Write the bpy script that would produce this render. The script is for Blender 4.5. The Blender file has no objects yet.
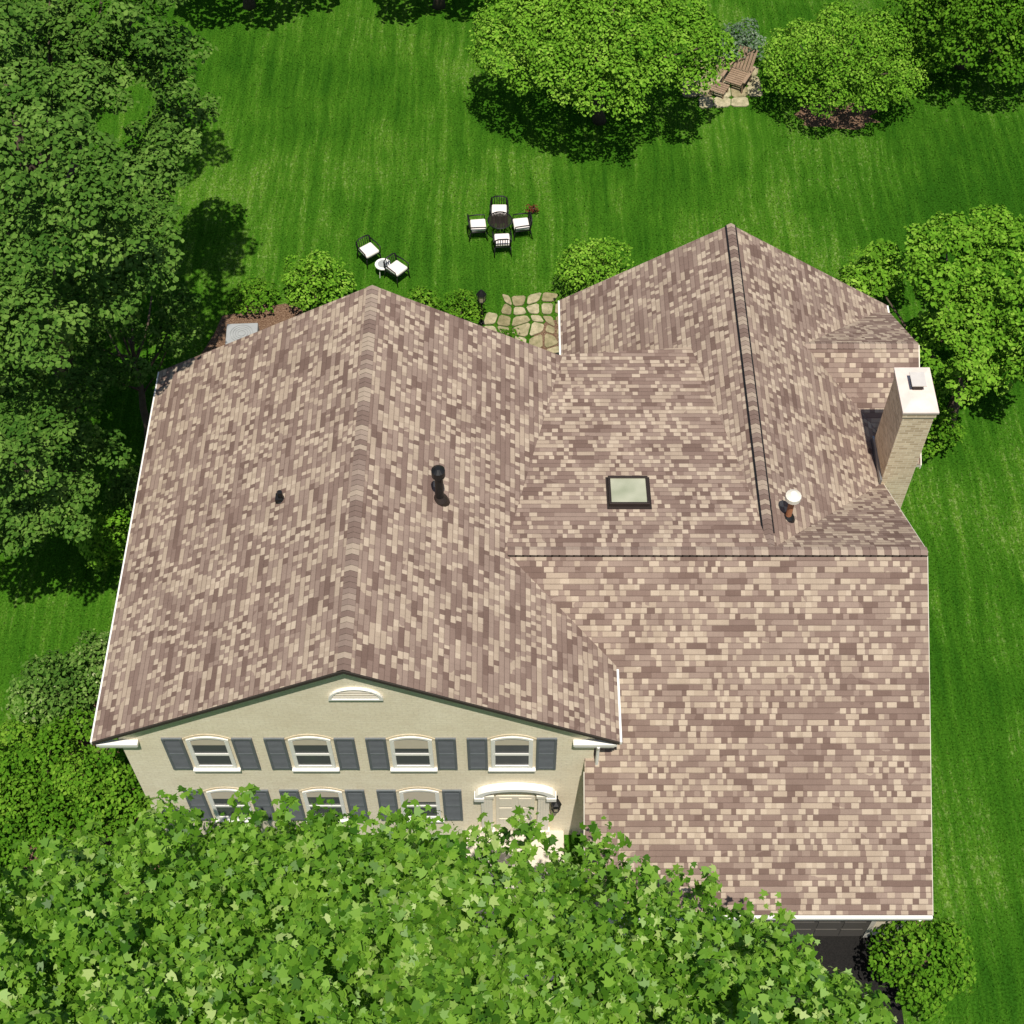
import bpy, bmesh, math, random
import numpy as np
from mathutils import Vector, Matrix
random.seed(7); rng = np.random.default_rng(11)
scn = bpy.context.scene
COL = scn.collection
scn.view_settings.view_transform = 'Standard'
try: scn.view_settings.look = 'None'
except Exception: pass
scn.view_settings.exposure = 0

# ---------------------------------------------------------------- camera
ALPHA = math.radians(35.5); FPX = 1474.0
CAM = Vector((0, -15.2, 35.9))
cd = bpy.data.cameras.new('camera'); cam = bpy.data.objects.new('camera', cd); COL.objects.link(cam)
cam.location = CAM; cam.rotation_euler = (ALPHA, 0, 0)
cd.sensor_width = 36; cd.lens = FPX/1024*36; cd.clip_end = 3000
scn.camera = cam
SA, CA = math.sin(ALPHA), math.cos(ALPHA)
def P(u, v, z=None, y=None):
    a = (u-512)/FPX; b = (v-512)/FPX
    d = Vector((a, SA-b*CA, -CA-b*SA))
    t = (z-CAM.z)/d.z if z is not None else (y-CAM.y)/d.y
    return CAM + d*t

# ---------------------------------------------------------------- light
sv = Vector((0.06, -0.34, 1)).normalized()
sd = bpy.data.lights.new('sun', 'SUN'); sun = bpy.data.objects.new('sun', sd); COL.objects.link(sun)
sd.energy = 5.0; sd.angle = math.radians(0.5); sd.color = (1, .945, .84)
sun.rotation_euler = sv.to_track_quat('Z', 'Y').to_euler()
w = bpy.data.worlds.new('World'); scn.world = w; w.use_nodes = True
nt = w.node_tree; bg = nt.nodes['Background']
sky = nt.nodes.new('ShaderNodeTexSky'); sky.sky_type = 'NISHITA'; sky.sun_disc = False
sky.sun_elevation = math.asin(sv.z); sky.sun_rotation = math.atan2(sv.x, sv.y)
nt.links.new(sky.outputs[0], bg.inputs[0]); bg.inputs[1].default_value = 0.08

# ---------------------------------------------------------------- node helper
class NT:
    def __init__(s, name):
        s.m = bpy.data.materials.new(name); s.m.use_nodes = True
        s.n = s.m.node_tree.nodes; s.l = s.m.node_tree.links
        s.b = s.n['Principled BSDF']; s.out = s.n['Material Output']
    def new(s, t, **k):
        x = s.n.new(t)
        for a, b in k.items(): setattr(x, a, b)
        return x
    def put(s, inp, v):
        if isinstance(v, bpy.types.NodeSocket): s.l.new(v, inp)
        else: inp.default_value = v
    def math(s, op, a, b=None, c=None):
        x = s.new('ShaderNodeMath', operation=op); s.put(x.inputs[0], a)
        if b is not None: s.put(x.inputs[1], b)
        if c is not None: s.put(x.inputs[2], c)
        return x.outputs[0]
    def ramp(s, f, stops, interp='LINEAR'):
        x = s.new('ShaderNodeValToRGB'); x.color_ramp.interpolation = interp
        e = x.color_ramp.elements
        while len(e) < len(stops): e.new(.5)
        for i, (p, c) in enumerate(stops):
            e[i].position = p; e[i].color = (*c, 1)
        s.put(x.inputs[0], f); return x.outputs[0]
    def noise(s, vec, scale, detail=3, rough=.55):
        x = s.new('ShaderNodeTexNoise'); x.inputs['Scale'].default_value = scale
        x.inputs['Detail'].default_value = detail; x.inputs['Roughness'].default_value = rough
        if vec is not None: s.l.new(vec, x.inputs['Vector'])
        return x.outputs[0]
    def wn(s, x_, y_=0.0):
        c = s.new('ShaderNodeCombineXYZ'); s.put(c.inputs[0], x_); s.put(c.inputs[1], y_)
        x = s.new('ShaderNodeTexWhiteNoise', noise_dimensions='2D'); s.l.new(c.outputs[0], x.inputs['Vector'])
        return x.outputs[0]
    def mix(s, f, a, b, mode='MIX'):
        x = s.new('ShaderNodeMix', data_type='RGBA', blend_type=mode)
        s.put(x.inputs[0], f)
        for i, v in ((6, a), (7, b)):
            if isinstance(v, tuple): x.inputs[i].default_value = (*v, 1)
            else: s.l.new(v, x.inputs[i])
        return x.outputs[2]
    def base(s, c, rough=.7, metal=0, spec=.4):
        if isinstance(c, tuple): s.b.inputs['Base Color'].default_value = (*c, 1)
        else: s.l.new(c, s.b.inputs['Base Color'])
        s.b.inputs['Roughness'].default_value = rough; s.b.inputs['Metallic'].default_value = metal
        s.b.inputs['Specular IOR Level'].default_value = spec
    def matte(s, c):
        d = s.new('ShaderNodeBsdfDiffuse'); s.put(d.inputs[0], c); s.n.remove(s.b); s.b = d
        s.l.new(d.outputs[0], s.out.inputs[0])
    def bump(s, h, dist=.01, strength=1):
        x = s.new('ShaderNodeBump'); x.inputs['Distance'].default_value = dist; x.inputs['Strength'].default_value = strength
        s.l.new(h, x.inputs['Height']); s.l.new(x.outputs[0], s.b.inputs['Normal'])
    def obj(s): return s.new('ShaderNodeTexCoord').outputs['Object']
    def attr(s, name): return s.new('ShaderNodeAttribute', attribute_name=name).outputs['Fac']

def m_plain(name, col, rough=.6, metal=0, var=.15, scale=6, spec=.4):
    t = NT(name); n = t.noise(t.obj(), scale, 4)
    c = t.mix(n, tuple(x*(1-var) for x in col), tuple(min(1, x*(1+var)) for x in col))
    t.base(c, rough, metal, spec); return t.m

SH = [(0, (.165, .112, .094)), (.12, (.215, .152, .128)), (.33, (.275, .204, .170)), (.50, (.385, .305, .238)), (.72, (.450, .366, .286))]
def m_shingle():
    t = NT('shingles')
    uv = t.new('ShaderNodeUVMap').outputs[0]
    s = t.new('ShaderNodeSeparateXYZ'); t.l.new(uv, s.inputs[0])
    wob = t.math('MULTIPLY', t.math('SUBTRACT', t.noise(uv, 2.0, 2), .5), .012)
    x, y = s.outputs[0], t.math('ADD', s.outputs[1], wob)
    EX = .138
    ys = t.math('DIVIDE', y, EX); row = t.math('FLOOR', ys); fy = t.math('FRACT', ys)
    off = t.math('MULTIPLY', t.wn(row, 3.3), 5.0)
    x1 = t.math('ADD', x, off)
    c1 = t.new('ShaderNodeCombineXYZ'); t.l.new(t.math('MULTIPLY', x1, 3.2), c1.inputs[0]); t.l.new(t.math('MULTIPLY', row, 5.7), c1.inputs[1])
    x2 = t.math('ADD', x1, t.math('MULTIPLY', t.math('SUBTRACT', t.noise(c1.outputs[0], 1.0, 1), .5), .34))
    a = t.math('DIVIDE', x2, .150); ca = t.math('FLOOR', a); fa = t.math('FRACT', a)
    par = t.math('MODULO', t.math('ABSOLUTE', ca), 2.0)
    # longer dashes: some pairs of tabs take one shade
    cb = t.math('FLOOR', t.math('DIVIDE', a, 3.0))
    pick = t.math('GREATER_THAN', t.wn(cb, t.math('ADD', row, 31.3)), .62)
    rb = t.math('MULTIPLY', t.wn(cb, t.math('ADD', row, 77.1)), .5)
    ra = t.math('ADD', t.math('MULTIPLY', t.wn(ca, row), .62), t.math('MULTIPLY', par, .36))
    r = t.math('ADD', t.math('MULTIPLY', ra, t.math('SUBTRACT', 1.0, pick)), t.math('MULTIPLY', rb, pick))
    big = t.noise(uv, .6, 3)
    r2 = t.math('ADD', t.math('ADD', r, .04), t.math('MULTIPLY', t.math('SUBTRACT', big, .5), .2))
    col = t.ramp(r2, SH, 'CONSTANT')
    g = t.noise(uv, 55, 2, .6)
    col = t.mix(1.0, col, t.ramp(g, [(.25, (.84, .84, .84)), (.75, (1.15, 1.15, 1.15))]), 'MULTIPLY')
    st = t.noise(uv, 1.1, 5, .65)
    col = t.mix(1.0, col, t.ramp(st, [(.3, (.89, .88, .87)), (.7, (1.10, 1.10, 1.09))]), 'MULTIPLY')
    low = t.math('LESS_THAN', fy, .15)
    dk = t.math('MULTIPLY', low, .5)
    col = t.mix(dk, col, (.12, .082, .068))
    t.matte(col)
    h = t.math('ADD', t.math('SUBTRACT', 1.0, fy), t.math('MULTIPLY', par, .8))
    h = t.math('ADD', h, t.math('MULTIPLY', g, .3))
    t.bump(h, .012, .7)
    return t.m
def m_cap():
    t = NT('ridge_shingles'); a = t.attr('tint')
    c = t.ramp(a, [(0, (.205, .145, .122)), (.3, (.260, .193, .162)), (.5, (.330, .255, .208)), (.75, (.400, .320, .252))], 'CONSTANT')
    g = t.noise(t.obj(), 60, 3, .7)
    c = t.mix(1.0, c, t.ramp(g, [(.25, (.8, .8, .8)), (.75, (1.15, 1.15, 1.15))]), 'MULTIPLY')
    t.matte(c); return t.m
def m_brick(name, c1, c2, mortar, lo=.9):
    t = NT(name); o = t.obj(); s = t.new('ShaderNodeSeparateXYZ'); t.l.new(o, s.inputs[0])
    c = t.new('ShaderNodeCombineXYZ'); t.l.new(t.math('ADD', s.outputs[0], s.outputs[1]), c.inputs[0]); t.l.new(s.outputs[2], c.inputs[1])
    b = t.new('ShaderNodeTexBrick'); t.l.new(c.outputs[0], b.inputs['Vector'])
    b.inputs['Scale'].default_value = 1; b.inputs['Brick Width'].default_value = .24; b.inputs['Row Height'].default_value = .09
    b.inputs['Mortar Size'].default_value = .010; b.inputs['Color1'].default_value = (*c1, 1); b.inputs['Color2'].default_value = (*c2, 1)
    b.inputs['Mortar'].default_value = (*mortar, 1)
    n = t.noise(o, 1.5, 5, .6)
    col = t.mix(1.0, b.outputs[0], t.ramp(n, [(.3, (lo, lo*.98, lo*.96)), (.7, (1.03, 1.03, 1.03))]), 'MULTIPLY')
    n2 = t.noise(o, 14, 3, .7)
    col = t.mix(1.0, col, t.ramp(n2, [(.3, (.90, .89, .87)), (.7, (1.04, 1.04, 1.04))]), 'MULTIPLY')
    t.matte(col); t.bump(t.math('SUBTRACT', 1.0, b.outputs[1]), .004, .5); return t.m
def m_leaf(name, stops, rough=.6, trans=0, spec=.2):
    t = NT(name); a = t.attr('tint')
    c = t.ramp(a, stops)
    if trans:
        t.base(c, rough, 0, spec)
        tr = t.new('ShaderNodeBsdfTranslucent'); t.l.new(t.mix(1.0, c, (1.3, 1.35, .5), 'MULTIPLY'), tr.inputs[0])
        mx = t.new('ShaderNodeMixShader'); mx.inputs[0].default_value = trans
        t.l.new(t.b.outputs[0], mx.inputs[1]); t.l.new(tr.outputs[0], mx.inputs[2]); t.l.new(mx.outputs[0], t.out.inputs[0])
    else: t.matte(c)
    return t.m
def lawn_factor(t, o):
    wv = t.new('ShaderNodeTexNoise'); wv.inputs['Scale'].default_value = .3; wv.inputs['Detail'].default_value = 2; t.l.new(o, wv.inputs['Vector'])
    ad = t.new('ShaderNodeVectorMath', operation='MULTIPLY_ADD'); t.l.new(wv.outputs[1], ad.inputs[0]); ad.inputs[1].default_value = (.45, .45, 0); t.l.new(o, ad.inputs[2])
    mp = t.new('ShaderNodeMapping'); t.l.new(ad.outputs[0], mp.inputs[0]); mp.inputs['Scale'].default_value = (1.0, .06, 1)
    mp.inputs['Rotation'].default_value = (0, 0, math.radians(2))
    st = t.noise(mp.outputs[0], 3.6, 5, .72)
    bigp = t.noise(o, .15, 4, .6)
    f = t.math('ADD', t.math('MULTIPLY', st, .52), t.math('MULTIPLY', bigp, .48))
    mp2 = t.new('ShaderNodeMapping'); t.l.new(o, mp2.inputs[0]); mp2.inputs['Scale'].default_value = (1.0, .45, 1)
    dots = t.noise(mp2.outputs[0], 11, 3, .75)
    fl = t.math('MULTIPLY', t.math('MAXIMUM', t.math('SUBTRACT', dots, .53), 0.0), 7.0)
    fl = t.math('MULTIPLY', fl, t.math('MAXIMUM', t.math('MULTIPLY', t.math('SUBTRACT', f, .505), 11.0), 0.0))
    sx = t.new('ShaderNodeSeparateXYZ'); t.l.new(o, sx.inputs[0])
    dr = t.math('MULTIPLY', t.math('MAXIMUM', t.math('MINIMUM', t.math('SUBTRACT', sx.outputs[0], 8.5), 3.0), 0.0), .012)
    return t.math('SUBTRACT', f, dr), t.math('MINIMUM', fl, .5)
def m_lawn():
    t = NT('lawn'); o = t.obj(); f, fl = lawn_factor(t, o)
    fine = t.noise(o, 16, 3, .7)
    c = t.ramp(f, [(.38, (.022, .084, .006)), (.5, (.043, .132, .009)), (.62, (.085, .190, .017))])
    c = t.mix(fl, c, (.22, .30, .10))
    c = t.mix(1.0, c, t.ramp(fine, [(.3, (.5, .52, .45)), (.7, (1.5, 1.45, 1.45))]), 'MULTIPLY')
    t.matte(c); t.bump(fine, .05, .7); return t.m
def m_blade():
    t = NT('grass_blades'); a = t.attr('tint'); o = t.obj(); f, fl = lawn_factor(t, o)
    c = t.ramp(t.math('ADD', f, t.math('MULTIPLY', t.math('SUBTRACT', a, .5), .18)), [(.37, (.027, .100, .006)), (.5, (.056, .158, .011)), (.64, (.125, .235, .026))])
    c = t.mix(fl, c, (.28, .36, .13))
    t.matte(c); return t.m
def m_mulch():
    t = NT('mulch'); o = t.obj(); n = t.noise(o, 22, 5, .75)
    t.matte(t.ramp(n, [(.3, (.06, .03, .018)), (.5, (.19, .115, .075)), (.7, (.40, .28, .19))]))
    t.bump(n, .05, 1); return t.m
def m_stone():
    t = NT('flagstone'); o = t.obj(); a = t.attr('tint'); n = t.noise(o, 5, 5, .65)
    c = t.ramp(a, [(0, (.26, .22, .13)), (.5, (.38, .32, .21)), (1, (.48, .42, .30))])
    t.matte(t.mix(1.0, c, t.ramp(n, [(.3, (.5, .56, .45)), (.7, (1.2, 1.2, 1.15))]), 'MULTIPLY')); t.bump(n, .02, .6); return t.m
def m_asphalt():
    t = NT('asphalt'); o = t.obj(); n = t.noise(o, 40, 4, .7)
    t.matte(t.ramp(n, [(.3, (.010, .010, .010)), (.7, (.028, .026, .025))])); return t.m
def m_wood():
    t = NT('weathered_wood'); o = t.obj()
    mp = t.new('ShaderNodeMapping'); t.l.new(o, mp.inputs[0]); mp.inputs['Scale'].default_value = (20, 2, 20)
    n = t.noise(mp.outputs[0], 1.5, 4)
    t.base(t.ramp(n, [(.3, (.18, .12, .08)), (.7, (.38, .27, .18))]), .8); return t.m

M = dict(
 shingle=m_shingle(), cap=m_cap(),
 brick=m_brick('cream_brick', (.97, .88, .71), (.93, .83, .655), (.88, .79, .63), .94),
 chim=m_brick('tan_brick', (.80, .67, .48), (.56, .44, .30), (.80, .71, .56), .88),
 white=m_plain('white_paint', (.86, .84, .80), .5, var=.04), offw=m_plain('cream_trim', (.80, .75, .65), .55, var=.06),
 slate=m_plain('slate_paint', (.135, .15, .165), .65), black=m_plain('black_metal', (.015, .015, .016), .45, .3),
 dark=m_plain('dark_bronze', (.045, .033, .028), .45, .4), steel=m_plain('galvanised', (.35, .36, .37), .4, .7),
 conc=m_plain('concrete', (.72, .61, .55), .85, var=.25, scale=3), pale=m_plain('pale_metal', (.66, .62, .58), .5, .2),
 clay=m_plain('rusted_clay', (.40, .17, .08), .8, var=.3),
 grey=m_plain('grey_enamel', (.35, .36, .36), .5), cloth=m_plain('white_cloth', (.80, .74, .71), .85, var=.06),
 bark=m_plain('bark', (.09, .065, .045), .95, var=.4, scale=9), mulch=m_mulch(), stone=m_stone(), asphalt=m_asphalt(),
 wood=m_wood(), lawn=m_lawn(), blade=m_blade(), fascia=m_plain('fascia_paint', (.62, .58, .5), .6, var=.08),
 slab=m_plain('step_stone', (.62, .56, .47), .8, var=.15), under=m_plain('felt', (.05, .04, .035), .9), door=m_plain('door_paint', (.80, .73, .60), .5, var=.06),
 amber=m_plain('lantern_glass', (.5, .42, .3), .2), garage=m_plain('garage_paint', (.10, .09, .08), .6, var=.08), brown=m_plain('shade_line_brown', (.045, .036, .030), .7),  # brown: dark tone painting shadow lines under roof edges and ridge caps
 blind=m_plain('blind_cloth', (.62, .54, .44), .8, var=.08), lintel=m_brick('warm_brick', (.82, .70, .53), (.72, .60, .44), (.80, .70, .54)),
)
tg = NT('window_glass'); tg.base((.10, .105, .11), .10, 0, .5); M['glass'] = tg.m
tg = NT('skylight_glass'); tg.base(tg.ramp(tg.noise(tg.obj(), 1.2, 2), [(.3, (.24, .27, .17)), (.7, (.50, .50, .38))]), .15, 0, .8); M['sky_glass'] = tg.m
L_front = m_leaf('lime_leaves', [(0, (.040, .125, .008)), (.4, (.115, .265, .020)), (.8, (.22, .40, .045)), (1, (.42, .55, .18))], .45, .33, .3)
L_dark = m_leaf('dark_maple_leaves', [(0, (.028, .082, .011)), (.5, (.072, .155, .023)), (1, (.150, .255, .050))])
L_mid = m_leaf('green_leaves', [(0, (.032, .10, .007)), (.5, (.075, .19, .012)), (1, (.165, .30, .030))])
L_lime = m_leaf('bright_leaves', [(0, (.050, .145, .010)), (.5, (.125, .280, .020)), (1, (.26, .43, .055))])
L_silver = m_leaf('silver_leaves', [(0, (.05, .09, .05)), (.5, (.12, .18, .11)), (1, (.28, .34, .24))])
L_varie = m_leaf('variegated_leaves', [(0, (.03, .085, .012)), (.5, (.09, .18, .03)), (.85, (.2, .3, .08)), (1, (.5, .55, .30))])
L_red = m_leaf('red_leaves', [(0, (.06, .015, .012)), (.5, (.12, .03, .02)), (1, (.2, .07, .03))])

# ---------------------------------------------------------------- object helpers
def thing(name, label, cat, loc=(0, 0, 0), rz=0, group=None):
    o = bpy.data.objects.new(name, None); COL.objects.link(o); o.location = loc; o.rotation_euler = (0, 0, rz)
    o.empty_display_size = .3
    o['label'] = label; o['category'] = cat
    if group: o['group'] = group
    return o
def tag(o, label=None, cat=None, group=None, kind=None):
    if label: o['label'] = label
    if cat: o['category'] = cat
    if group: o['group'] = group
    if kind: o['kind'] = kind
    return o
def link(name, me, mats, parent=None, smooth=False):
    if not isinstance(mats, (list, tuple)): mats = [mats]
    for m in mats: me.materials.append(m)
    if smooth: me.polygons.foreach_set('use_smooth', [True]*len(me.polygons))
    o = bpy.data.objects.new(name, me); COL.objects.link(o)
    if parent is not None: o.parent = parent
    return o
class MB:
    def __init__(s): s.v = []; s.f = []; s.mi = []; s.tint = []
    def poly(s, pts, faces, mi=0, tint=0.5):
        k = len(s.v); s.v += [tuple(p) for p in pts]; s.tint += [tint]*len(pts)
        for f in faces: s.f.append([i+k for i in f]); s.mi.append(mi)
    def box(s, x0, x1, y0, y1, z0, z1, mi=0, M4=None, tint=.5):
        p = [Vector(q) for q in ((x0,y0,z0),(x1,y0,z0),(x1,y1,z0),(x0,y1,z0),(x0,y0,z1),(x1,y0,z1),(x1,y1,z1),(x0,y1,z1))]
        if M4 is not None: p = [M4 @ q for q in p]
        s.poly(p, [(0,3,2,1),(4,5,6,7),(0,1,5,4),(1,2,6,5),(2,3,7,6),(3,0,4,7)], mi, tint)
    def tube(s, pts, radii, n=8, mi=0, cap=True):
        pts = [Vector(p) for p in pts]
        if not isinstance(radii, (list, tuple)): radii = [radii]*len(pts)
        rings = []
        for i, p in enumerate(pts):
            d = (pts[min(i+1, len(pts)-1)] - pts[max(i-1, 0)]).normalized()
            a = d.orthogonal().normalized() if abs(d.z) < .9 else Vector((1, 0, 0))
            a = (a - d*a.dot(d)).normalized(); b = d.cross(a)
            rings.append([p + (a*math.cos(2*math.pi*k/n) + b*math.sin(2*math.pi*k/n))*radii[i] for k in range(n)])
        vs = [q for r in rings for q in r]; fs = []
        for i in range(len(pts)-1):
            for k in range(n):
                fs.append((i*n+k, i*n+(k+1) % n, (i+1)*n+(k+1) % n, (i+1)*n+k))
        if cap: fs.append(tuple(range(n))[::-1]); fs.append(tuple((len(pts)-1)*n+k for k in range(n)))
        s.poly(vs, fs, mi)
    def prism(s, prof, axis, a0, a1, mi=0):
        n = len(prof)
        def mk(p, a): return (p[0], a, p[1]) if axis == 'Y' else ((a, p[0], p[1]) if axis == 'X' else (p[0], p[1], a))
        s.poly([mk(p, a0) for p in prof]+[mk(p, a1) for p in prof],
               [tuple(range(n)), tuple(range(2*n-1, n-1, -1))]+[(i, n+i, n+(i+1) % n, (i+1) % n) for i in range(n)], mi)
    def ring(s, outer, inner, y0, y1, mi=0):
        n = len(outer)
        vs = [(p[0], y0, p[1]) for p in outer]+[(p[0], y0, p[1]) for p in inner]+[(p[0], y1, p[1]) for p in outer]+[(p[0], y1, p[1]) for p in inner]
        fs = []
        for i in range(n):
            j = (i+1) % n
            fs += [(i, j, n+j, n+i), (2*n+i, 3*n+i, 3*n+j, 2*n+j), (i, 2*n+i, 2*n+j, j), (n+i, n+j, 3*n+j, 3*n+i)]
        s.poly(vs, fs, mi)
    def build(s, name, mats, parent=None, smooth=False, fix=True, bevel=0):
        me = bpy.data.meshes.new(name); me.from_pydata(s.v, [], s.f); me.update()
        at = me.attributes.new('tint', 'FLOAT', 'POINT'); at.data.foreach_set('value', s.tint)
        me.polygons.foreach_set('material_index', s.mi)
        if fix:
            bm = bmesh.new(); bm.from_mesh(me); bmesh.ops.recalc_face_normals(bm, faces=bm.faces); bm.to_mesh(me); bm.free()
        o = link(name, me, mats, parent, smooth)
        if bevel:
            b = o.modifiers.new('bevel', 'BEVEL'); b.width = bevel; b.segments = 2; b.limit_method = 'ANGLE'
        return o
def copy_tree(o, parent=None):
    c = o.copy(); COL.objects.link(c); c.parent = parent
    for ch in list(o.children): copy_tree(ch, c)
    return c

# ---------------------------------------------------------------- foliage
SHAPES = {
 'rhomb': np.array([(0, 0), (.36, .40), (.20, .82), (0, 1), (-.20, .82), (-.36, .40)]),
 'maple': np.array([(0, 0), (.20, .03), (.50, .10), (.36, .33), (.55, .64), (.22, .60), (0, 1.05), (-.22, .60), (-.55, .64), (-.36, .33), (-.50, .10), (-.20, .03)]),
}
def unit(a): return a/np.maximum(np.linalg.norm(a, axis=1, keepdims=True), 1e-6)
def leaf_mesh(name, pos, nrm, size, shape, tint):
    T = SHAPES[shape]; k = len(T); n = len(pos)
    r = unit(rng.normal(size=(n, 3))); a = unit(np.cross(nrm, r)); b = np.cross(nrm, a)
    sz = (size*rng.uniform(.55, 1.25, n))[:, None, None]
    cup = -np.abs(T[:, 0])*.45 - (T[:, 1]-.4)**2*.45
    V = pos[:, None, :] + sz*(a[:, None, :]*T[None, :, 0, None] + b[:, None, :]*(T[None, :, 1, None]-.4) + nrm[:, None, :]*cup[None, :, None])
    me = bpy.data.meshes.new(name); me.vertices.add(n*k); me.vertices.foreach_set('co', V.astype(np.float32).ravel())
    me.loops.add(n*k); me.loops.foreach_set('vertex_index', np.arange(n*k, dtype=np.int32))
    me.polygons.add(n); me.polygons.foreach_set('loop_start', np.arange(0, n*k, k, dtype=np.int32))
    me.update(calc_edges=True)
    at = me.attributes.new('tint', 'FLOAT', 'POINT'); at.data.foreach_set('value', np.repeat(tint, k).astype(np.float32))
    return me
def foliage(name, clumps, mat, parent, size, dens, shape='rhomb', up=.5, rand=.4, squash=.75, low=-.35):
    C = np.array([c[:3] for c in clumps]); R = np.array([c[3] for c in clumps])
    Ps, Ns, Ts = [], [], []
    for i in range(len(C)):
        n = int(dens*4*math.pi*R[i]**2)
        d = unit(rng.normal(size=(n, 3))); d = d[d[:, 2] > low]; n = len(d)
        ph = rng.uniform(0, 6.28, 6)
        lump = 1+.18*np.sin(d[:, 0]*5+ph[0])*np.sin(d[:, 1]*5+ph[1])+.12*np.sin(d[:, 2]*8+ph[2]+d[:, 0]*6)
        rr = R[i]*lump*(1-.34*rng.random(n)**1.8)
        p = C[i]+d*rr[:, None]*np.array([1, 1, squash])
        D = np.linalg.norm((p[:, None, :]-C[None])/np.array([1, 1, squash]), axis=2)/R[None]; D[:, i] = 9
        keep = D.min(axis=1) > .74
        p, d = p[keep], d[keep]
        Ps.append(p); Ns.append(unit(d*.8+np.array([0, 0, up])+rng.normal(size=p.shape)*rand))
        Ts.append(np.clip(rng.normal(.5+rng.normal()*.13, .16, len(p)), 0, 1))
    me = leaf_mesh(name, np.concatenate(Ps), np.concatenate(Ns), size, shape, np.concatenate(Ts))
    return link(name, me, mat, parent)
def crown_clumps(c, rad, n, cr, jit=.25, zmin=-.35, core=True):
    out = []
    for i in range(n):
        z = 1-(i+.5)/n*(1-zmin); a = i*2.39996+random.random()*.7
        s = math.sqrt(max(0, 1-z*z)); k = .82*(1+random.uniform(-jit, jit*.6))
        out.append((c[0]+rad[0]*s*math.cos(a)*k, c[1]+rad[1]*s*math.sin(a)*k, c[2]+rad[2]*z*k, cr*random.uniform(.7, 1.25)))
    if core:
        for _ in range(5):
            a = random.random()*6.28; q = random.random()*.4
            out.append((c[0]+rad[0]*q*math.cos(a), c[1]+rad[1]*q*math.sin(a), c[2], min(rad)*.55))
    return out
def lobes(centres, r, n, cr):
    out = []
    for (x, y, z) in centres:
        k = random.uniform(.65, 1.35); q = random.uniform(.55, .85)
        out.append((x, y, z-.15*r, r*k*.72))
        for i in range(n):
            zz = 1-(i+.5)/n*1.05; a = i*2.4+random.random(); s = math.sqrt(max(0, 1-zz*zz))
            out.append((x+r*k*s*math.cos(a), y+r*k*s*math.sin(a), z+r*k*q*zz*.9-.1*r, cr*random.uniform(.6, 1.3)))
    return out
def trunk(parent, base, top, r0, clumps, nl=7, name='trunk'):
    m = MB(); b = Vector(base); t = Vector(top)
    pts = [b.lerp(t, k/6)+Vector((random.uniform(-1, 1), random.uniform(-1, 1), 0))*r0*.5*(0 < k < 6) for k in range(7)]
    m.tube(pts, [r0*(1.25 if k == 0 else 1-.11*k) for k in range(7)], 10)
    for k in range(min(nl, len(clumps))):
        c = clumps[int(k*len(clumps)/nl)]; s = b.lerp(t, .35+.5*random.random()); e = Vector(c[:3])
        mid = s.lerp(e, .5)+Vector((0, 0, -.1*(e-s).length))
        m.tube([s, mid, e], [r0*.42, r0*.27, r0*.09], 7)
    return m.build(name, M['bark'], parent, smooth=True)
def tree(name, label, cat, base, clumps, mat, size, dens, top=None, r0=.25, shape='rhomb', **kw):
    shrub = 'shrub' in name or 'plant' in name
    t = thing(name, label, cat, base, 0, 'shrubs and low plants round the house' if shrub else 'trees standing round the house'); b = Vector(base)
    cl = [(c[0]-b.x, c[1]-b.y, c[2]-b.z, c[3]) for c in clumps]
    zt = max(c[2] for c in cl)*.72
    cx = sum(c[0] for c in cl)/len(cl); cy = sum(c[1] for c in cl)/len(cl)
    trunk(t, (0, 0, -.05), (cx*.7, cy*.7, zt), r0, cl, 9 if not shrub else 4, 'trunk' if not shrub else 'stem')
    foliage('crown' if not shrub else 'foliage', cl, mat, t, size, dens, shape, **kw)
    return t
def dome(x, y, r, h, n=14, cr=None):
    return crown_clumps((x, y, h*.45), (r, r, h*.6), n, cr or r*.38, zmin=-.2)

# ---------------------------------------------------------------- ground
def sheet(name, pts, z, mat, kind='structure'):
    me = bpy.data.meshes.new(name); me.from_pydata([(p[0], p[1], z) for p in pts], [], [tuple(range(len(pts)))]); me.update()
    o = link(name, me, mat); o['kind'] = kind; return o
sheet('ground', [(-400, -400), (400, -400), (400, 400), (-400, 400)], 0, M['lawn'])
def blob(cx, cy, rx, ry, n=26, rot=0, jit=.12):
    out = []
    for i in range(n):
        a = 2*math.pi*i/n; k = 1+random.uniform(-jit, jit)
        x, y = rx*math.cos(a)*k, ry*math.sin(a)*k
        out.append((cx+x*math.cos(rot)-y*math.sin(rot), cy+x*math.sin(rot)+y*math.cos(rot)))
    return out
beds = []
def bed(pts):
    beds.append(pts); sheet('mulch_bed', pts, .004+.004*(len(beds) % 2), M['mulch'])
bed(blob(-8.0, 15.6, 2.3, 3.6, rot=.1))
bed([(-12.6, -1.5), (-9.0, -1.5), (-9.0, 5), (-9.9, 8), (-10.8, 5), (-12, 3)])
bed(blob(12.0, 28.5, 1.5, .8, jit=.25))
bed([(9.3, -3.0), (10.2, -3.4), (10.45, -1), (10.1, 2), (10.5, 4.5), (11.6, 6.0), (12.0, 8), (11.6, 10.3), (9.3, 10.3)])
bed(blob(2.6, 17.2, 1.9, 1.3))
sheet('driveway', [(1.2, -14.5), (9.4, -14.5), (9.4, -2.4), (1.2, -2.4)], .012, M['asphalt'])
sheet('path', [(-1.0, -3.8), (1.2, -3.8), (1.2, -1.0), (-1.0, -1.0)], .014, M['conc'])

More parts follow.
